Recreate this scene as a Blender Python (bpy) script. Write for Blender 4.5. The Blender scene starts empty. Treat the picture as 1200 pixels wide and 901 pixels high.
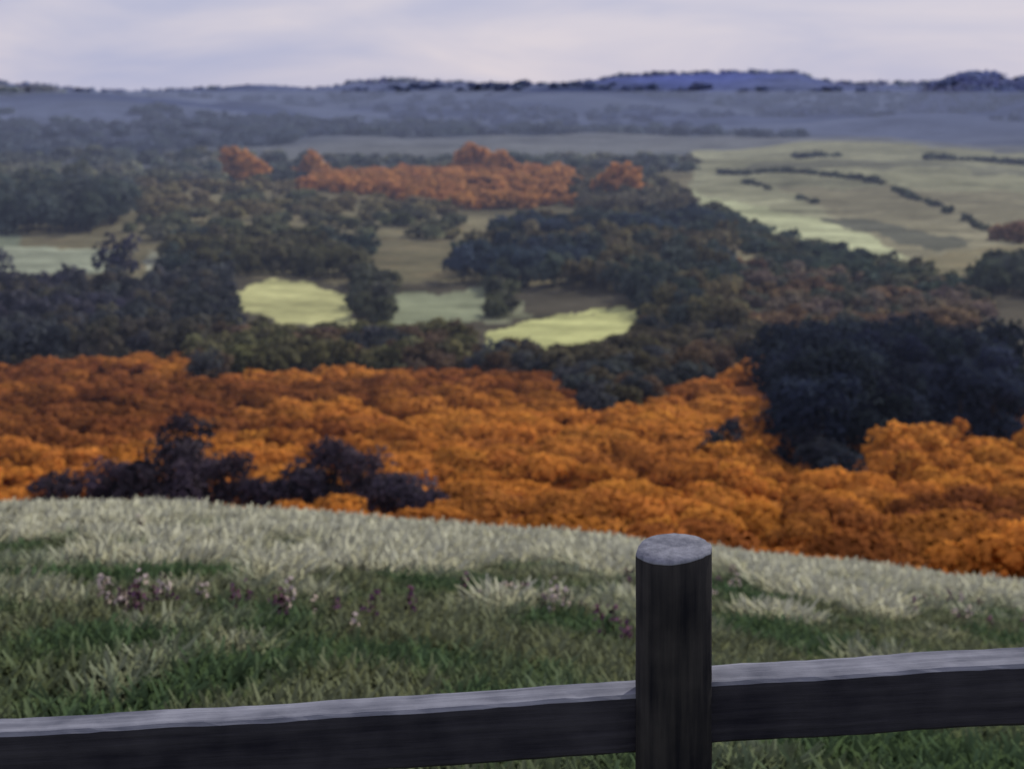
import bpy, math, numpy as np
from mathutils import Vector, Matrix
rng = np.random.default_rng(7)
scene = bpy.context.scene
F = 1600/1200.0   # focal / sensor width

# ------------------------------------------------------------------ helpers
def lin(c):
    c = np.asarray(c, float)/255.0
    return np.where(c <= 0.04045, c/12.92, ((c+0.055)/1.055)**2.4)
def A(r, g, b, k=1.0):            # base colour helper
    return lin((r, g, b))*k

def _hash(ix, iy, seed):
    h = (ix.astype(np.int64)*374761393 + iy.astype(np.int64)*668265263 + seed*1442695041) & 0xffffffff
    h = ((h ^ (h >> 13))*1274126177) & 0xffffffff
    h = h ^ (h >> 16)
    return (h & 0xffff)/65535.0
def vnoise(x, y, seed=0):
    ix = np.floor(x); iy = np.floor(y); fx = x-ix; fy = y-iy
    fx = fx*fx*(3-2*fx); fy = fy*fy*(3-2*fy)
    a = _hash(ix, iy, seed); b = _hash(ix+1, iy, seed); c = _hash(ix, iy+1, seed); d = _hash(ix+1, iy+1, seed)
    return (a*(1-fx)+b*fx)*(1-fy)+(c*(1-fx)+d*fx)*fy
def fbm(x, y, seed=0, o=4):
    r = 0; amp = 0.5; t = 0
    for i in range(o):
        r = r+amp*vnoise(x*2**i+i*17.3, y*2**i-i*9.1, seed+i); t += amp; amp *= .5
    return r/t*2-1
def sstep(a, b, x):
    t = np.clip((x-a)/(b-a), 0, 1); return t*t*(3-2*t)
def inpoly(px, py, poly):
    px = np.asarray(px); py = np.asarray(py); r = np.zeros(px.shape, bool)
    n = len(poly)
    for i in range(n):
        x1, y1 = poly[i]; x2, y2 = poly[(i+1) % n]
        if y1 == y2: continue
        c = ((y1 > py) != (y2 > py)) & (px < (x2-x1)*(py-y1)/(y2-y1)+x1)
        r ^= c
    return r

# ------------------------------------------------------------------ terrain height (metres; the lookout's eye is z=0, view is +Y)
PD = np.array([10, 24, 40, 60, 90, 120, 150, 190, 240, 300, 370, 450, 550, 680, 850, 1150, 1700, 2800, 4300, 5500, 9000.])
PZ = np.array([-6, -10.5, -16, -22.1, -29.8, -34.9, -38.9, -43.9, -49.5, -54.4, -57.8, -59.1, -58.4, -57.4, -54.7, -52.5, -44.6, -24, 4, -30, -80.])
LD = np.log(PD)
def profile(y):
    ly = np.log(np.maximum(y, 10))
    return sum(np.interp(ly+o, LD, PZ) for o in (-.08, -.04, 0, .04, .08))/5
S_SK = np.array([-1.5, -.45, -.375, -.31, -.27, -.2, -.15, -.09, -.03, .03, .08, .15, .21, .235, .30, .33, .375, .5, 1.5])
R_SK = np.array([20, 16, 13, 3, 1, 6, 4, 11, 6, 8, 20, 25, 24, 12, 12, 18, 12, 10, 20.])
def height(x, y):
    s = x/np.maximum(y, 1.0)
    sc = np.clip(s, -.6, .6)
    tb = np.interp(sc, [-.6, -.375, -.25, -.06, .09, .19, .375, .6], [.312, .312, .312, .328, .34, .352, .374, .39])
    tb = np.where(y < 8, tb*np.clip(y/8, 0, 1)+.335*(1-np.clip(y/8, 0, 1)), tb)
    k = tb-1.4/24
    mead = -1.4-k*np.maximum(y, -10)+0.06*fbm(x*.6, y*.6, 3)
    w = sstep(22, 62, y)
    z = mead*(1-w)+profile(y)*w
    far = sstep(60, 160, y)
    z = z+far*np.minimum(y, 900)*0.006*fbm(x/90., y/70., 11, 4)
    mid = sstep(800, 1700, y)*(1-sstep(3000, 4300, y))
    z = z+mid*y*0.020*fbm(x/600.+3, y/330., 21, 3)
    z = z+7*np.exp(-((y-1050)/260)**2)*np.exp(-((s-.27)/.09)**2)
    z = z+26*np.exp(-((y-2700)/420)**2)*np.exp(-((s-.36)/.10)**2)+16*np.exp(-((y-2300)/380)**2)*np.exp(-((s+.33)/.12)**2)
    rid = sstep(2600, 4300, y)*(1-sstep(4500, 7000, y))
    z = z+rid*(np.interp(s, S_SK, R_SK)*2.6+5*fbm(x/300, y/700, 5, 4))
    return z

# ------------------------------------------------------------------ land cover
def orange_top(s):
    return np.interp(s, [-.375, -.31, -.235, -.22, -.2, -.12, 0, .025, .05, .07, .11, .15, .19, .2, .25, .4],
                     [245, 257, 261, 208, 230, 241, 234, 225, 174, 168, 196, 227, 266, 255, 230, 220])
FIELDS = [
 ('a', [(-.206,400),(-.17,428),(-.12,402),(-.115,338),(-.163,340),(-.2,366)], A(172,174,124)),
 ('b', [(-.0875,402),(-.019,412),(-.016,345),(-.0875,333)], A(130,138,112)),
 ('c', [(-.02,290),(-.012,322),(.03,345),(.094,372),(.098,350),(.0875,322),(.025,274),(-.0125,279)], A(164,168,116)),
 ('c2', [(-.02,330),(.02,345),(.01,385),(-.02,380)], A(116,120,98)),
 ('d', [(.130,1180),(.2,1240),(.46,1080),(.37,525),(.25,500),(.1875,585),(.13,700)], A(136,138,112)),
 ('d4', [(.16,960),(.3,1010),(.44,930),(.44,860),(.3,900),(.17,880)], A(112,114,96)),
 ('d2', [(.2,800),(.39,760),(.37,520),(.28,470)], A(122,120,98)),
 ('d3', [(.22,640),(.26,650),(.34,540),(.31,500)], A(88,90,78)),
 ('e', [(.130,790),(.19,690),(.25,585),(.29,480),(.24,480),(.20,540),(.15,640)], A(158,164,130)),
 ('f', [(-.5,442),(-.3,440),(-.28,505),(-.36,520),(-.5,520)], A(138,146,126)),
 ('g', [(-.5,520),(-.36,520),(-.36,640),(-.5,700)], A(118,128,108)),
 ('h', [(-.265,455),(-.245,455),(-.245,510),(-.27,520)], A(142,146,128)),
]
FARW = lambda x, y: fbm(x/560.+3, y/210., 23, 4)
def cover(x, y):
    s0 = x/np.maximum(y, 1.0)
    wn = fbm(s0*60, np.log(np.maximum(y, 1))*22, 31, 3); wn2 = fbm(s0*55+9, np.log(np.maximum(y, 1))*20, 47, 3)
    s = s0+wn*.010; d = y*(1+wn2*.045)
    col = np.empty(x.shape+(3,))
    n1 = fbm(x/14, y/9, 61, 4)[..., None]; n2 = fbm(x/60, y/45, 71, 4)[..., None]
    t = sstep(-.3, .3, fbm(x/30, y/16, 77, 3))[..., None]
    col[:] = A(142, 88, 50)*(1-t)+A(188, 124, 60)*t
    m = d > orange_top(s)
    col[m] = (A(80, 77, 66)*(1+.4*n1))[m]
    m = d > 430
    col[m] = (A(110, 107, 84)*(1+.35*n2)+A(60, 40, 20)*np.clip(n1, 0, 1))[m]
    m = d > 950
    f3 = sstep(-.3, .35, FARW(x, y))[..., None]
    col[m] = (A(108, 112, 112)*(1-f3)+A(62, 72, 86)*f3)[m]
    for _, p, c in FIELDS:
        q = inpoly(s, d, p)
        n4 = fbm(x/110+2, y/34+x/150, 53, 3)[..., None]
        col[q] = (c*(1+.2*n1)*(1+.25*n2)*(1+.3*n4))[q]
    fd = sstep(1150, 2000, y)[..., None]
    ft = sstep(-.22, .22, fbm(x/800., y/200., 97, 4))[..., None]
    col = col*(1-fd)+fd*(A(94, 104, 130)*(1-ft)+A(52, 62, 96)*ft)  # distance haze painted into the far ground as bluer colour
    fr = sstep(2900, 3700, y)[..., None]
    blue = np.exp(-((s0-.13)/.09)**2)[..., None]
    col = col*(1-fr)+fr*(A(92, 102, 132)*(1-blue)+A(80, 92, 146)*blue)  # ridge ground tinted blue, haze painted into its colour
    g = (A(98, 106, 78)*(1+.35*fbm(x/1.2, y/1.2, 41, 3)[..., None]))
    w = (1-sstep(24, 30, y))[..., None]
    col = col*(1-w)+g*w
    return np.clip(col, .003, .9)

# ------------------------------------------------------------------ mesh building
def build(name, V, Fq, attrs, mat, parent=None, smooth=False):
    me = bpy.data.meshes.new(name)
    n = len(V); m = len(Fq); k = Fq.shape[1]
    me.vertices.add(n); me.vertices.foreach_set('co', np.ascontiguousarray(V, np.float32).ravel())
    me.loops.add(m*k); me.loops.foreach_set('vertex_index', np.ascontiguousarray(Fq, np.int32).ravel())
    me.polygons.add(m); me.polygons.foreach_set('loop_start', np.arange(0, m*k, k, dtype=np.int32))
    me.update(calc_edges=True)
    for an, (ty, data) in attrs.items():
        a = me.attributes.new(an, ty, 'POINT')
        a.data.foreach_set('color' if ty == 'FLOAT_COLOR' else 'vector', np.ascontiguousarray(data, np.float32).ravel())
    if smooth: me.polygons.foreach_set('use_smooth', np.ones(m, bool))
    me.materials.append(mat)
    ob = bpy.data.objects.new(name, me); scene.collection.objects.link(ob)
    if parent: ob.parent = parent
    return ob
def rgba(c): return np.concatenate([c, np.ones((len(c), 1))], 1)

# ------------------------------------------------------------------ materials
def newmat(name):
    m = bpy.data.materials.new(name); m.use_nodes = True
    nt = m.node_tree; nt.nodes.clear(); return m, nt
def terrain_mat():
    m, nt = newmat('hillside_ground'); N = nt.nodes; L = nt.links
    out = N.new('ShaderNodeOutputMaterial'); b = N.new('ShaderNodeBsdfDiffuse')
    at = N.new('ShaderNodeAttribute'); at.attribute_name = 'col'
    tc = N.new('ShaderNodeTexCoord')
    src = at.outputs['Color']
    for sc, amt in ((.012, .45), (.07, .6), (.5, .5), (6., .5)):
        mp = N.new('ShaderNodeMapping'); mp.inputs['Scale'].default_value = (sc*.4, sc, sc)
        mp.inputs['Rotation'].default_value = (0, 0, .3)
        L.new(tc.outputs['Object'], mp.inputs['Vector'])
        n = N.new('ShaderNodeTexNoise'); n.inputs['Scale'].default_value = 1; n.inputs['Detail'].default_value = 4
        L.new(mp.outputs[0], n.inputs['Vector'])
        r = N.new('ShaderNodeMapRange'); r.inputs[1].default_value = .3; r.inputs[2].default_value = .7
        r.inputs[3].default_value = 1-amt/2; r.inputs[4].default_value = 1+amt/2
        L.new(n.outputs['Fac'], r.inputs[0])
        v = N.new('ShaderNodeVectorMath'); v.operation = 'SCALE'
        L.new(src, v.inputs[0]); L.new(r.outputs[0], v.inputs['Scale']); src = v.outputs[0]
    L.new(src, b.inputs['Color']); L.new(b.outputs[0], out.inputs[0])
    return m
def leaf_mat(name, tr=.3):
    m, nt = newmat(name); N = nt.nodes; L = nt.links
    out = N.new('ShaderNodeOutputMaterial'); d = N.new('ShaderNodeBsdfDiffuse'); t = N.new('ShaderNodeBsdfTranslucent')
    at = N.new('ShaderNodeAttribute'); at.attribute_name = 'col'
    nr = N.new('ShaderNodeAttribute'); nr.attribute_name = 'nrm'
    mx = N.new('ShaderNodeMixShader'); mx.inputs[0].default_value = tr
    L.new(at.outputs['Color'], d.inputs[0]); L.new(at.outputs['Color'], t.inputs[0])
    L.new(nr.outputs['Vector'], d.inputs['Normal'])
    L.new(d.outputs[0], mx.inputs[1]); L.new(t.outputs[0], mx.inputs[2]); L.new(mx.outputs[0], out.inputs[0])
    return m
def wood_mat(name, dark, light):
    m, nt = newmat(name); N = nt.nodes; L = nt.links
    out = N.new('ShaderNodeOutputMaterial'); b = N.new('ShaderNodeBsdfPrincipled')
    b.inputs['Roughness'].default_value = .9; b.inputs['Specular IOR Level'].default_value = .12
    tc = N.new('ShaderNodeTexCoord'); mp = N.new('ShaderNodeMapping')
    L.new(tc.outputs['Object'], mp.inputs['Vector'])
    mp.inputs['Scale'].default_value = (45, 45, 2.2)
    n = N.new('ShaderNodeTexNoise'); n.inputs['Scale'].default_value = 1; n.inputs['Detail'].default_value = 8; n.inputs['Roughness'].default_value = .65
    L.new(mp.outputs[0], n.inputs['Vector'])
    n2 = N.new('ShaderNodeTexNoise'); n2.inputs['Scale'].default_value = 9; n2.inputs['Detail'].default_value = 6
    L.new(tc.outputs['Object'], n2.inputs['Vector'])
    ad = N.new('ShaderNodeMath'); ad.operation = 'MULTIPLY_ADD'; ad.inputs[1].default_value = .55
    L.new(n.outputs['Fac'], ad.inputs[0])
    ml = N.new('ShaderNodeMath'); ml.operation = 'MULTIPLY'; ml.inputs[1].default_value = .45; L.new(n2.outputs['Fac'], ml.inputs[0]); L.new(ml.outputs[0], ad.inputs[2])
    cr = N.new('ShaderNodeValToRGB'); cr.color_ramp.elements[0].position = .38; cr.color_ramp.elements[1].position = .62
    cr.color_ramp.elements[0].color = (*dark, 1); cr.color_ramp.elements[1].color = (*light, 1)
    L.new(ad.outputs[0], cr.inputs[0]); L.new(cr.outputs[0], b.inputs['Base Color'])
    bp = N.new('ShaderNodeBump'); bp.inputs['Strength'].default_value = .6; bp.inputs['Distance'].default_value = .006
    L.new(n.outputs['Fac'], bp.inputs['Height']); L.new(bp.outputs[0], b.inputs['Normal'])
    L.new(b.outputs[0], out.inputs[0]); return m

# ------------------------------------------------------------------ terrain sheet
ys = np.concatenate([np.linspace(-4, 4, 20)[:-1], np.exp(np.linspace(math.log(4), math.log(9000), 760))])
ss = np.concatenate([np.linspace(-1.6, -.46, 40)[:-1], np.linspace(-.46, .46, 520), np.linspace(.46, 1.6, 40)[1:]])
YY, SS = np.meshgrid(ys, ss, indexing='ij')
XX = SS*np.where(YY > 20, YY, YY*.75+5)
ZZ = height(XX, YY)
V = np.stack([XX, YY, ZZ], -1).reshape(-1, 3)
nr, nc = YY.shape
i = np.arange(nr-1)[:, None]*nc+np.arange(nc-1)[None]
Fq = np.stack([i, i+1, i+nc+1, i+nc], -1).reshape(-1, 4)
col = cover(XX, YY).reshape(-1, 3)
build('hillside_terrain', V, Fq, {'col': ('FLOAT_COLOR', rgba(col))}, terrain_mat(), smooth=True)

# ------------------------------------------------------------------ foliage masses
class Mass:
    def __init__(s): s.V = []; s.C = []; s.N = []
    def trees(s, X, Y, H, W, base, seed=0, var=.24, low=-.05, nk=.15, lobes=8, trunk=(.04, .035, .035), qv=.2):
        r = np.random.default_rng(seed)
        n = len(X)
        if n == 0: return
        Z = height(X, Y)
        for t in range(n):
            h = H[t]; w = W[t]; d = max(Y[t], 20)
            q = int(np.clip((1600*w/d)**2*nk, 36, 1400))
            L = lobes
            a = r.uniform(0, 2*np.pi, L); rr = w*.32*np.sqrt(r.uniform(0, 1, L)); zz = r.uniform(low+.2, .80, L)
            shr = 1-.5*np.clip((zz-.5)/.4, 0, 1)
            c = np.stack([np.cos(a)*rr*shr*1.15, np.sin(a)*rr*shr*1.15, zz*h], 1)
            lr = w*r.uniform(.17, .30, L)
            lz = np.minimum(lr, h*.3)
            li = r.integers(0, L, q)
            dv = r.normal(size=(q, 3)); dv /= np.linalg.norm(dv, axis=1)[:, None]
            dv[:, 2] = np.where(dv[:, 2] < -.3, -dv[:, 2], dv[:, 2])
            rad = r.uniform(.65, 1.1, q)
            p = c[li]+dv*np.stack([lr[li], lr[li], lz[li]], 1)*rad[:, None]
            qs = w*1.35/np.sqrt(q)*r.uniform(.6, 1.35, q)
            nn = dv+r.normal(size=(q, 3))*.5; nn /= np.linalg.norm(nn, axis=1)[:, None]
            up = r.normal(size=(q, 3)); u = np.cross(nn, up); u /= np.linalg.norm(u, axis=1)[:, None]; v = np.cross(nn, u)
            u *= qs[:, None]; v *= (qs*r.uniform(.45, .9, q))[:, None]
            p = p+np.array([X[t], Y[t], Z[t]])
            quad = np.stack([p-u*1.1, p-v, p+u, p+v*.9], 1)
            lc = r.uniform(1-var, 1+var, L)
            tc = base*r.uniform(1-var, 1+var)*np.array([1, r.uniform(.94, 1.06), r.uniform(.9, 1.1)])
            cc = tc[None]*lc[li][:, None]*r.uniform(1-qv, 1+qv, q)[:, None]
            sn = dv*.7+nn*.25+np.array([0, 0, .45]); sn /= np.linalg.norm(sn, axis=1)[:, None]
            s.V.append(quad.reshape(-1, 3)); s.C.append(np.repeat(cc, 4, 0)); s.N.append(np.repeat(sn, 4, 0))
            def limb(p0, p1, r0, r1):
                ax = p1-p0; ax = ax/np.linalg.norm(ax); e = np.cross(ax, [1, .2, .1]); e /= np.linalg.norm(e); f = np.cross(ax, e)
                ang = [0, 1.57, 3.14, 4.71]
                lo = [p0+(np.cos(g)*e+np.sin(g)*f)*r0 for g in ang]; hi = [p1+(np.cos(g)*e+np.sin(g)*f)*r1 for g in ang]
                for k in range(4):
                    k2 = (k+1) % 4; q4 = np.array([lo[k], lo[k2], hi[k2], hi[k]])
                    g = ang[k]+.78; nv = np.cos(g)*e+np.sin(g)*f
                    s.V.append(q4); s.C.append(np.tile(np.array(trunk), (4, 1))); s.N.append(np.tile(nv, (4, 1)))
            b0 = np.array([X[t], Y[t], Z[t]-.4]); b1 = np.array([X[t], Y[t], Z[t]+h*.55])
            if d < 700 and h > 3:
                limb(b0, b1, h*.035, h*.015)
                if d < 260 and h > 5:
                    for k in range(4):
                        limb(b0+(b1-b0)*r.uniform(.45, .9), b0*[1, 1, 0]+np.array([0, 0, Z[t]])+c[k], h*.014, h*.005)
    def zone(s, poly, h, w, base, seed, space=.75, jit=.35, base2=None, base3=None, **kw):
        r = np.random.default_rng(seed)
        P = np.array(poly); xs = P[:, 0]*P[:, 1]
        st = w*space
        gx, gy = np.meshgrid(np.arange(xs.min()-5, xs.max()+5, st), np.arange(P[:, 1].min(), P[:, 1].max(), st))
        gx = (gx+r.uniform(-.5, .5, gx.shape)*st).ravel(); gy = (gy+r.uniform(-.5, .5, gy.shape)*st).ravel()
        k = inpoly(gx/gy, gy, poly); gx, gy = gx[k], gy[k]
        sz = r.uniform(1-jit, 1+jit*.7, len(gx))
        bs = [b for b in (base, base2, base3) if b is not None]
        g = fbm(gx/(w*4.5), gy/(w*4.5), seed, 2)+r.normal(size=len(gx))*.12
        edges = {1: [], 2: [0], 3: [-.16, .16]}[len(bs)]
        idx = np.digitize(g, edges) if edges else np.zeros(len(gx), int)
        for j, b in enumerate(bs):
            t = idx == j
            s.trees(gx[t], gy[t], h*sz[t], w*sz[t], b, seed+j, **kw)
    def done(s, name, mat):
        V = np.concatenate(s.V); C = np.clip(np.concatenate(s.C), .002, .9); Nn = np.concatenate(s.N)
        Fq = np.arange(len(V)).reshape(-1, 4)
        print(name, len(Fq), 'quads')
        return build(name, V, Fq, {'col': ('FLOAT_COLOR', rgba(C)), 'nrm': ('FLOAT_VECTOR', Nn)}, mat)

DK = A(64, 68, 70); OL = A(94, 94, 68); BR = A(96, 82, 68); BLU = A(54, 66, 78)
ORG = A(192, 126, 58); BRN = A(144, 90, 50)
lm = leaf_mat('foliage_leaves', .2); lmo = leaf_mat('autumn_leaves', .3)

M = Mass()
M.zone([(-.46,262),(-.235,262),(-.21,275),(-.2,330),(-.22,395),(-.46,400)], 7, 7.5, A(66,67,78), 101, base2=A(80,78,70), base3=A(64,68,72))
M.zone([(-.235,218),(-.2,234),(-.12,245),(-.03,240),(-.03,292),(-.2,300),(-.235,300)], 4.6, 6, DK, 102, base2=BR, base3=OL)
M.zone([(-.03,231),(.03,226),(.056,174),(.07,170),(.1125,198),(.15,228),(.19,270),(.19,300),(.1,300),(.06,262),(-.03,262)], 4.6, 6, BR*.9, 103, base2=DK, base3=A(82,78,64))
M.zone([(-.035,418),(.08,395),(.105,330),(.12,300),(.16,300),(.16,480),(.144,590),(.07,600),(.0,560),(-.04,470)], 9.5, 10, BLU, 104, base2=A(64,74,70), base3=A(94,90,70))
M.zone([(-.25,432),(-.11,436),(-.1,520),(-.25,535)], 8, 10, A(60,70,66), 105, base2=A(84,84,64))
M.zone([(-.115,335),(-.09,335),(-.09,420),(-.115,430)], 6, 7, A(70,74,64), 1051)
M.zone([(-.018,345),(.0,350),(.0,420),(-.018,420)], 4, 6, A(78,82,66), 1052)
M.zone([(-.24,320),(-.21,320),(-.208,420),(-.24,430)], 7, 8, A(62,66,68), 1053)
M.zone([(.16,305),(.16,455),(.21,440),(.27,405),(.36,380),(.36,320),(.25,290)], 4, 7, A(108,98,86), 106, space=.95, base2=A(82,86,76), base3=A(112,94,76))
M.zone([(.133,640),(.145,660),(.2,530),(.25,480),(.31,425),(.34,395),(.33,370),(.24,420),(.18,470)], 4.5, 8, A(68,80,72), 107, base2=A(88,92,76))
M.zone([(.34,380),(.46,380),(.46,470),(.35,440)], 8, 10, A(70,78,68), 108)
M.done('oak_woodland', lm)

M = Mass()
M.zone([(.184,222),(.192,196),(.200,160),(.21,140),(.245,124),(.262,136),(.29,146),(.3,158),(.345,150),(.366,160),(.366,228),(.25,234),(.2,230)], 10.4, 9, A(40,47,62), 121, space=.6, lobes=10, low=-.2, base2=A(38,46,56))
M.trees(np.array([.158*135, .147*134, .21*128, .23*120, .245*118]), np.array([137., 135, 130, 122, 119]), np.array([4.2, 3., 4.5, 4, 3.5]), np.array([5.5, 4., 6, 6, 5]), A(44,48,56), 122, low=-.2)
M.done('holly_thicket', lm)

M = Mass()
def shr(sx, d, h, w): return (sx*d, d, h, w)
L_ = [shr(-.335,106,3.2,5), shr(-.30,108,4.4,6), shr(-.275,107,3.8,5), shr(-.245,110,8.2,4.6), shr(-.228,112,7.6,4.4), shr(-.25,108,5.4,6), shr(-.212,108,5,5.5), shr(-.235,106,4,6),
      shr(-.18,106,3.2,4.5), shr(-.155,107,4.2,5.5), shr(-.13,109,5.4,6.5), shr(-.11,106,4.8,6), shr(-.085,105,3.2,6), shr(-.06,103,2.0,5)]
L_ = np.array(L_)
M.trees(L_[:,0], L_[:,1], L_[:,2], L_[:,3], A(66,60,70), 131, low=-.1, lobes=14)
M.done('hawthorn_scrub', lm)

M = Mass()
def orange_zone(d0, d1, s0, s1, h, w, seed, space, lowf):
    r = np.random.default_rng(seed)
    st = w*space
    gx, gy = np.meshgrid(np.arange(s0*d1, s1*d1, st), np.arange(d0, d1, st))
    gx = (gx+r.uniform(-.5, .5, gx.shape)*st).ravel(); gy = (gy+r.uniform(-.5, .5, gy.shape)*st).ravel()
    s = gx/gy
    k = (gy < orange_top(s)-3) & (s > s0) & (s < s1)
    k &= ~inpoly(s, gy, [(.185,225),(.19,150),(.2,124),(.25,112),(.27,128),(.3,140),(.37,140),(.37,240),(.19,240)])
    for q in L_: k &= ~((abs(gx-q[0]) < q[3]*.5) & (gy < q[1]+2) & (gy > q[1]-9))
    k &= (fbm(gx/18, gy/9, 88, 2) < .35) | (gy > orange_top(s)-22)
    gx, gy = gx[k], gy[k]; s = gx/gy; sz = r.uniform(.35, 1.0, len(gx))*1.35
    tone = fbm(gx/42, gy/22, 77, 3)*1.15+r.normal(size=len(gx))*.05
    tone -= .42*np.exp(-((s+.08)/.10)**2-((gy-148)/16)**2)
    tone -= .35*np.exp(-((s-.02)/.07)**2-((gy-100)/8)**2)
    tone += .30*np.exp(-((s-.14)/.05)**2-((gy-190)/40)**2)
    tone -= .30*np.exp(-((s+.32)/.06)**2-((gy-160)/18)**2)
    for lo, hi, b in ((-3, -.3, BRN*.85), (-.3, -.16, BRN), (-.16, -.02, BRN*.6+ORG*.4), (-.02, .14, BRN*.3+ORG*.7), (.14, 3, ORG*1.05)):
        q = (tone >= lo) & (tone < hi)
        M.trees(gx[q], gy[q], np.minimum(h*sz[q]*1.1, 3.2), w*sz[q]*1.15, b, seed+int(hi*100), low=lowf, var=.1, nk=.12, lobes=7, qv=.16)
orange_zone(60, 264, -.48, .48, 1.8, 5.0, 141, .68, -.15)
M.zone([(.262,120),(.30,122),(.335,148),(.328,155),(.3,146),(.27,128)], 3.4, 4.5, ORG*1.05, 142, space=.6, low=-.1, var=.12)
M.zone([(.19,114),(.26,102),(.26,110),(.19,122)], 1.4, 4, ORG, 143, space=.7, low=-.1, var=.12)
M.done('autumn_bracken', lmo)

M = Mass()
CO = A(186,132,76)
def copse(sx, d, w, h, seed, c=CO):
    r = np.random.default_rng(seed); n = 7
    a = r.uniform(0, 6.28, n); q = np.sqrt(r.uniform(0, 1, n))*w*.3; q[0] = 0
    hh = h*(1-.35*(q/(w*.3))**2)
    M.trees(sx*d+np.cos(a)*q, d+np.sin(a)*q, hh, np.full(n, w*.55), c, seed, low=-.1, var=.08, nk=.14, qv=.1)
copse(-.2, 850, 36, 25, 1); copse(-.147, 900, 28, 21, 2); copse(-.028, 880, 30, 24, 3); copse(-.01, 860, 30, 18, 9); copse(.08, 740, 30, 22, 4)
copse(.36, 560, 12, 7, 5, A(134,108,84)); copse(.372, 540, 14, 9, 6, A(134,108,84))
M.zone([(-.155,770),(-.14,900),(.045,900),(.045,700),(-.02,690),(-.08,720)], 7, 13, A(180,128,78), 151, low=-.1, var=.1, qv=.1)
M.done('beech_copse', lmo)

M = Mass()
M.zone([(-.48,560),(-.3,560),(-.28,640),(-.31,760),(-.48,780)], 15, 15, A(72,82,78), 161, space=.7, base2=A(84,90,76))
M.zone([(-.28,545),(-.04,545),(-.03,640),(-.06,700),(-.16,740),(-.16,820),(-.28,880)], 5, 13, A(116,110,82), 162, space=1.25, base2=A(92,96,76))
M.zone([(-.32,760),(-.02,905),(.13,905),(.13,1050),(-.5,1100),(-.5,780)], 7, 16, A(90,98,94), 1621, space=1.25, base2=A(112,116,102))
M.zone([(.045,620),(.13,610),(.13,760),(.11,820),(.045,900)], 8, 12, A(94,92,78), 163, space=.9)
M.trees(np.array([-.293*435, -.283*440, -.30*438, -.375*430]), np.array([435., 440, 441, 420]), np.array([15.5, 13, 12, 15]), np.array([10., 10, 8, 13]), A(62,64,80), 164, low=-.1, lobes=12)
# field-boundary hedges on the right-hand slope
for k, (s0, s1, d0, d1, h, n) in enumerate([(.15,.27,905,800,2.6,60),(.27,.36,800,560,2.6,46),(.17,.23,830,690,2.2,30),(.20,.44,1060,1010,4,70)]):
    rr = np.random.default_rng(170+k); t = np.sort(rr.uniform(0, 1, n)); t = t[vnoise(t*9, t*0+k, 5) > .3]
    sx = s0+(s1-s0)*t; d = d0+(d1-d0)*t+rr.normal(size=len(t))*1.5
    M.trees(sx*d, d, h*rr.uniform(.6, 1.2, len(t)), h*rr.uniform(1.6, 3.0, len(t)), A(84,92,78), 180+k, low=-.2, var=.1)
M.done('hedgerow_trees', lm)

M = Mass()
def farwood(n, y0, y1, h, c, seed, th):
    rr = np.random.default_rng(seed); y = np.sqrt(rr.uniform(y0**2, y1**2, n)); s = rr.uniform(-.5, .5, n); x = s*y
    k = (FARW(x, y) > th) & ~((s > .12) & (y < 1260))
    x, y = x[k], y[k]
    M.trees(x, y, h*rr.uniform(.5, 1.2, len(x)), h*rr.uniform(2, 3.6, len(x)), c, seed, low=-.3, var=.08, qv=.08)
farwood(1700, 1150, 1900, 9, A(84,94,108), 211, 0.0)  # far tree colours blued with distance, haze painted into the leaves
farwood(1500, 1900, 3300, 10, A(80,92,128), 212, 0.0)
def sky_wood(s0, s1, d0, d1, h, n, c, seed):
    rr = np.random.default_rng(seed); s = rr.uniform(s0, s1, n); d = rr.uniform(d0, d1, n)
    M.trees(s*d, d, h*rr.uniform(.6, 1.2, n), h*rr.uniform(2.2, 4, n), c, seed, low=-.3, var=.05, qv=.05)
sky_wood(.30, .5, 2500, 2900, 20, 160, A(104,116,160), 201)  # skyline trees paler and bluer: haze painted into the leaf colour
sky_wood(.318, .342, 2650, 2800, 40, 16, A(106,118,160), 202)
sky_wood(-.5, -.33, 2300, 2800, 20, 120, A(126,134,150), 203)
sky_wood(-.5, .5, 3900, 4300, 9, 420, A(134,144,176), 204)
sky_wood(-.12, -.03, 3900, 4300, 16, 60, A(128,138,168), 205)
M.done('distant_woodland', lm)

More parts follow.
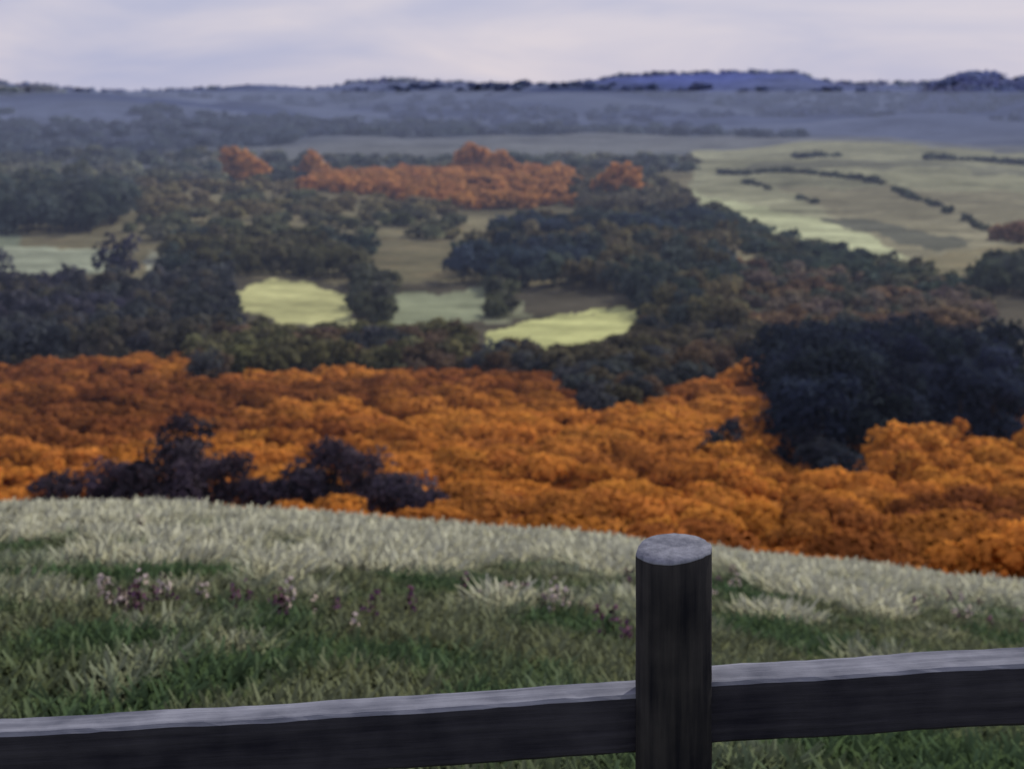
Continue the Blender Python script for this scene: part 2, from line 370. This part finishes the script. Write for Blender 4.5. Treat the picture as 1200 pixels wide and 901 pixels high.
# ------------------------------------------------------------------ meadow grass
def grass(n, ymin, ymax, smax, seed):
    r = np.random.default_rng(seed)
    y = np.sqrt(r.uniform(ymin**2, ymax**2, n)); x = r.uniform(-smax, smax, n)*y
    cl = fbm(x*1.1, y*1.1, 401, 3)
    z = height(x, y)-.02
    s = x/y
    pale_y = np.interp(s, [-.4, -.25, -.1, .1, .15, .4], [17.5, 17.5, 13.5, 15.5, 19.5, 20.5])
    pn = fbm(x/1.4, y/2.4, 411, 2)
    pale = sstep(-1.4, 1.4, y-pale_y+pn*9)*sstep(9.5, 13, y)
    pale = np.maximum(pale, sstep(19.5, 22, y))
    patch = fbm(x/1.0, y/1.6, 421, 2); pale = np.maximum(pale, .36*sstep(.22, .5, patch)*sstep(5, 8, y))
    hh = (.09+.08*r.uniform(0, 1, n)+.07*np.clip(cl+.3, 0, 1))*(1+.8*pale)
    wd = r.uniform(.009, .022, n)*(.7+y/14)
    a = r.uniform(0, 6.28, n); lean = r.uniform(.2, 1.0, n)*hh; la = r.uniform(0, 6.28, n)
    dx = np.cos(a)*wd; dy = np.sin(a)*wd
    lx = np.cos(la)*lean; ly = np.sin(la)*lean
    b0 = np.stack([x-dx, y-dy, z], 1); b1 = np.stack([x+dx, y+dy, z], 1)
    m0 = np.stack([x-dx*.8+lx*.35, y-dy*.8+ly*.35, z+hh*.6], 1); m1 = np.stack([x+dx*.8+lx*.35, y+dy*.8+ly*.35, z+hh*.6], 1)
    t0 = np.stack([x-dx*.25+lx, y-dy*.25+ly, z+hh], 1); t1 = np.stack([x+dx*.25+lx, y+dy*.25+ly, z+hh], 1)
    Vv = np.stack([b0, b1, m0, m1, t0, t1], 1).reshape(-1, 3)
    base = np.arange(n)[:, None]*6
    Ff = np.concatenate([base+np.array([[0, 1, 3, 2]]), base+np.array([[2, 3, 5, 4]])])
    gt = sstep(-.35, .35, fbm(x/.9, y/1.5, 431, 2))[:, None]
    g1 = A(80, 102, 72)*(1-gt)+A(112, 120, 92)*gt; g1 = g1*r.uniform(.88, 1.12, (n, 1))
    g2 = A(204, 206, 180)*r.uniform(.9, 1.1, (n, 1))
    c = g1*(1-pale[:, None])+g2*pale[:, None]
    C = np.stack([c*.92, c*.92, c, c, c*1.03, c*1.03], 1).reshape(-1, 3)
    up = np.stack([np.cos(a+1.57)*.10+lx*.4, np.sin(a+1.57)*.10+ly*.4, np.full(n, .95)], 1); up /= np.linalg.norm(up, axis=1)[:, None]
    Nn = np.repeat(up, 6, 0)
    return Vv, Ff, np.clip(C, .003, .9), Nn
gv, gf, gc, gn = grass(240000, 4.2, 29, .52, 9)
build('meadow_grass', gv, gf, {'col': ('FLOAT_COLOR', rgba(gc)), 'nrm': ('FLOAT_VECTOR', gn)}, leaf_mat('grass_blades', .15))

M = Mass()
for (cx, cy, n, sp) in [(-2.85,10.9,14,.28),(-1.75,10.9,10,.3),(-1.2,10.6,4,.3),(.3,13.2,12,.35),(1.2,11.4,5,.25),(5.7,19.5,10,.6),(5.6,17.2,7,.5),(-5.6,18.5,5,.5),(1.6,16.5,5,.4),(2.9,19,6,.6)]:
    x = cx+rng.normal(size=n)*sp; y = cy+rng.normal(size=n)*sp*.9; z = height(x, y)
    for t in range(n):
        h = rng.uniform(.18, .36); lx, ly = rng.normal(size=2)*.05
        b = np.array([x[t], y[t], z[t]]); tp = b+[lx, ly, h]
        for ang in (0, 1.57):
            e = np.array([math.cos(ang), math.sin(ang), 0])*.006
            M.V.append(np.array([b-e, b+e, tp+e, tp-e])); M.C.append(np.tile(A(110,100,90), (4, 1))); M.N.append(np.tile([0, -.3, .95], (4, 1)))
        q = 16; dv = rng.normal(size=(q, 3)); dv /= np.linalg.norm(dv, axis=1)[:, None]
        p = tp+dv*[.05, .05, .05]-np.array([0, 0, 1])*rng.uniform(0, .18, (q, 1))
        u = np.cross(dv, rng.normal(size=(q, 3))); u /= np.linalg.norm(u, axis=1)[:, None]; v = np.cross(dv, u)
        u *= .026; v *= .02
        M.V.append(np.stack([p-u, p-v, p+u, p+v], 1).reshape(-1, 3))
        cc = (A(96, 70, 92) if rng.random() < .6 else A(176, 164, 162))*rng.uniform(.8, 1.2, (q, 1))
        M.C.append(np.repeat(cc, 4, 0)); M.N.append(np.repeat(dv*.6+[0, 0, .4], 4, 0))
M.done('thistle_patch', lm)

# ------------------------------------------------------------------ fence
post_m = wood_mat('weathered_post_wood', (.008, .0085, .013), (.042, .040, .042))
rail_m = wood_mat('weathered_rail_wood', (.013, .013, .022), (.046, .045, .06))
top_m = wood_mat('lit_top_wood', (.08, .088, .118), (.23, .245, .295))  # light falling on the tops, painted in as paler wood than the sides
fence = bpy.data.objects.new('wooden_fence', None); scene.collection.objects.link(fence)

def make_post(name, x, y, ztop, rad, seed):
    r = np.random.default_rng(seed)
    zb = float(height(np.array([x]), np.array([y]))[0])-.35
    L = ztop-zb; n = 40; rings = 26
    ang = np.linspace(0, 2*np.pi, n, endpoint=False)
    prof = rad*(1+.035*np.cos(3*ang+.6)+.02*np.cos(5*ang+2)+.012*r.normal(size=n))
    Vv = []
    for k in range(rings):
        t = k/(rings-1); z = -L+L*t
        f = 1+.02*math.sin(t*9+seed)-.05*(1-t)
        if k == rings-1: f *= .965
        elif k == rings-2: z = -.006
        for j in range(n):
            R = prof[j]*f*(1+.008*r.normal()) if k < rings-2 else prof[j]*f
            zz = z+(.007*math.cos(ang[j]-.5) if k >= rings-2 else 0)
            Vv.append((R*math.cos(ang[j]), R*math.sin(ang[j]), zz))
    faces = []
    for k in range(rings-1):
        for j in range(n):
            faces.append((k*n+j, k*n+(j+1) % n, (k+1)*n+(j+1) % n, (k+1)*n+j))
    c = len(Vv); tp0 = (rings-1)*n
    inner = []
    for j in range(n):
        R = prof[j]*.5; Vv.append((R*math.cos(ang[j]), R*math.sin(ang[j]), .0035*math.cos(ang[j]-.5)+.0006*r.normal())); inner.append(c+j)
    Vv.append((0, 0, .0)); cc = len(Vv)-1
    ntop = len(faces)
    for j in range(n):
        faces.append((tp0+j, tp0+(j+1) % n, inner[(j+1) % n], inner[j])); faces.append((inner[j], inner[(j+1) % n], cc))
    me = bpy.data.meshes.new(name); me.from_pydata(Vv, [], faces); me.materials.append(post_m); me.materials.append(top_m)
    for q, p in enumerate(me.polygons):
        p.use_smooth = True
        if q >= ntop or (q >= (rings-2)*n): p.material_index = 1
    ob = bpy.data.objects.new(name, me); ob.location = (x, y, ztop); scene.collection.objects.link(ob); ob.parent = fence
    return ob
make_post('post_1', .318, 2.70, -.895, .0755, 3)
make_post('post_2', -1.62, 2.71, -1.02, .073, 5)
make_post('post_3', 2.25, 2.69, -.80, .075, 8)

def make_rail(name, p0, p1, th, ht, seed):
    r = np.random.default_rng(seed)
    p0 = Vector(p0); p1 = Vector(p1); L = (p1-p0).length; n = 60
    bv = .006
    sec = [(-th/2, -ht+bv), (-th/2+bv, -ht), (th/2-bv, -ht), (th/2, -ht+bv), (th/2, -bv), (th/2-bv, 0), (0, .001), (-th/2+bv, 0), (-th/2, -bv)]
    Vv = []; m = len(sec)
    kk = np.arange(n)
    w1 = .003*np.sin(kk*.13+seed)+.0008*np.sin(kk*.6+seed*2); w2 = .003*np.sin(kk*.1+seed*3)+.0008*np.sin(kk*.5)
    for k in range(n):
        for (a, b) in sec:
            Vv.append((a+w1[k]+r.normal()*.0004, b+w2[k]+r.normal()*.0005, L*k/(n-1)))
    faces = []
    for k in range(n-1):
        for j in range(m):
            faces.append((k*m+j, k*m+(j+1) % m, (k+1)*m+(j+1) % m, (k+1)*m+j))
    faces.append(tuple(range(m))[::-1]); faces.append(tuple((n-1)*m+j for j in range(m)))
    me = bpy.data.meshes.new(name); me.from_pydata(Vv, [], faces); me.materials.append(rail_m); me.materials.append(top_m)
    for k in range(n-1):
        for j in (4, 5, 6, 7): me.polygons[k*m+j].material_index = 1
    me.update()
    ob = bpy.data.objects.new(name, me); scene.collection.objects.link(ob)
    zax = (p1-p0).normalized(); xax = Vector((0, 1, 0)); xax = (xax-zax*xax.dot(zax)).normalized(); yax = zax.cross(xax)
    if yax.z < 0: xax = -xax; yax = zax.cross(xax)
    M4 = Matrix((xax, yax, zax)).transposed().to_4x4(); M4.translation = p0
    ob.matrix_world = M4; ob.parent = fence
    return ob
yb = 2.735
make_rail('rail_upper_1', (-1.62, yb, -1.300), (.30, yb, -1.185), .075, .115, 11)
make_rail('rail_upper_2', (.335, yb, -1.160), (2.27, yb, -1.06), .09, .12, 12)
make_rail('rail_lower_1', (-1.62, yb, -1.80), (.30, yb, -1.69), .075, .115, 13)
make_rail('rail_lower_2', (.335, yb, -1.66), (2.27, yb, -1.56), .085, .12, 14)

# ------------------------------------------------------------------ valley haze (real air volume lying over the lowland)
hv = bpy.data.meshes.new('valley_haze')
x0, x1, y0, y1, z0 = -9000, 9000, 70, 4250, -140
hv.from_pydata([(x0,y0,z0),(x1,y0,z0),(x1,y1,z0),(x0,y1,z0),(x0,y0,-.5),(x1,y0,-.5),(x1,y1,10),(x0,y1,10)], [],
               [(0,3,2,1),(4,5,6,7),(0,1,5,4),(1,2,6,5),(2,3,7,6),(3,0,4,7)])
m, nt = newmat('blue_haze'); N = nt.nodes; L = nt.links
out = N.new('ShaderNodeOutputMaterial')
sc = N.new('ShaderNodeVolumeScatter'); ab = N.new('ShaderNodeVolumeAbsorption'); ad = N.new('ShaderNodeAddShader')
DEN = .00036
al = (.31, .375, .54)
sc.inputs['Color'].default_value = (*al, 1); sc.inputs['Density'].default_value = DEN
ab.inputs['Color'].default_value = (*al, 1); ab.inputs['Density'].default_value = DEN
L.new(sc.outputs[0], ad.inputs[0]); L.new(ab.outputs[0], ad.inputs[1]); L.new(ad.outputs[0], out.inputs['Volume'])
hv.materials.append(m)
ho = bpy.data.objects.new('valley_haze', hv); scene.collection.objects.link(ho)

# ------------------------------------------------------------------ light
AZ = math.radians(42); EL = math.radians(38)
sd = bpy.data.lights.new('sun', 'SUN'); sd.energy = 3.1; sd.angle = math.radians(.6); sd.color = (1, .92, .80)
so = bpy.data.objects.new('sun', sd); scene.collection.objects.link(so)
tosun = Vector((math.sin(AZ)*math.cos(EL), math.cos(AZ)*math.cos(EL), math.sin(EL)))
so.rotation_euler = tosun.to_track_quat('Z', 'Y').to_euler(); so.location = (20, 20, 60)

w = bpy.data.worlds.new('World'); scene.world = w; w.use_nodes = True
nt = w.node_tree; nt.nodes.clear(); N = nt.nodes; L = nt.links
out = N.new('ShaderNodeOutputWorld')
sky = N.new('ShaderNodeTexSky'); sky.sky_type = 'NISHITA'; sky.sun_disc = False
sky.sun_elevation = EL; sky.sun_rotation = AZ; sky.air_density = 1.2; sky.dust_density = 1.0
b1 = N.new('ShaderNodeBackground'); b1.inputs[1].default_value = .07; L.new(sky.outputs[0], b1.inputs[0])
b2 = N.new('ShaderNodeBackground'); b2.inputs[1].default_value = 1.02
tc = N.new('ShaderNodeTexCoord'); mp = N.new('ShaderNodeMapping'); mp.inputs['Scale'].default_value = (2.4, 2.4, 10)
mp.inputs['Rotation'].default_value = (0, .06, 0)
L.new(tc.outputs['Generated'], mp.inputs[0])
nz = N.new('ShaderNodeTexNoise'); nz.inputs['Scale'].default_value = 2.0; nz.inputs['Detail'].default_value = 6; nz.inputs['Distortion'].default_value = .5
L.new(mp.outputs[0], nz.inputs['Vector'])
cr = N.new('ShaderNodeValToRGB'); e = cr.color_ramp.elements
e[0].position = .3; e[0].color = (*A(180, 184, 214), 1); e[1].position = .7; e[1].color = (*A(220, 212, 222), 1)
L.new(nz.outputs['Fac'], cr.inputs[0]); L.new(cr.outputs[0], b2.inputs[0])
mx = N.new('ShaderNodeMixShader'); mx.inputs[0].default_value = .9
L.new(b1.outputs[0], mx.inputs[1]); L.new(b2.outputs[0], mx.inputs[2]); L.new(mx.outputs[0], out.inputs[0])

# ------------------------------------------------------------------ camera
cd = bpy.data.cameras.new('camera'); cam = bpy.data.objects.new('camera', cd); scene.collection.objects.link(cam)
cam.location = (0, 0, 0); cam.rotation_euler = (math.radians(90), 0, 0)
cd.sensor_width = 36; cd.lens = 36*F; cd.shift_y = -(450-110)/1200; cd.clip_start = .05; cd.clip_end = 20000
cd.dof.use_dof = True; cd.dof.focus_distance = 2.9; cd.dof.aperture_fstop = 4.2
scene.camera = cam
scene.view_settings.view_transform = 'Standard'; scene.view_settings.look = 'None'; scene.view_settings.exposure = 0
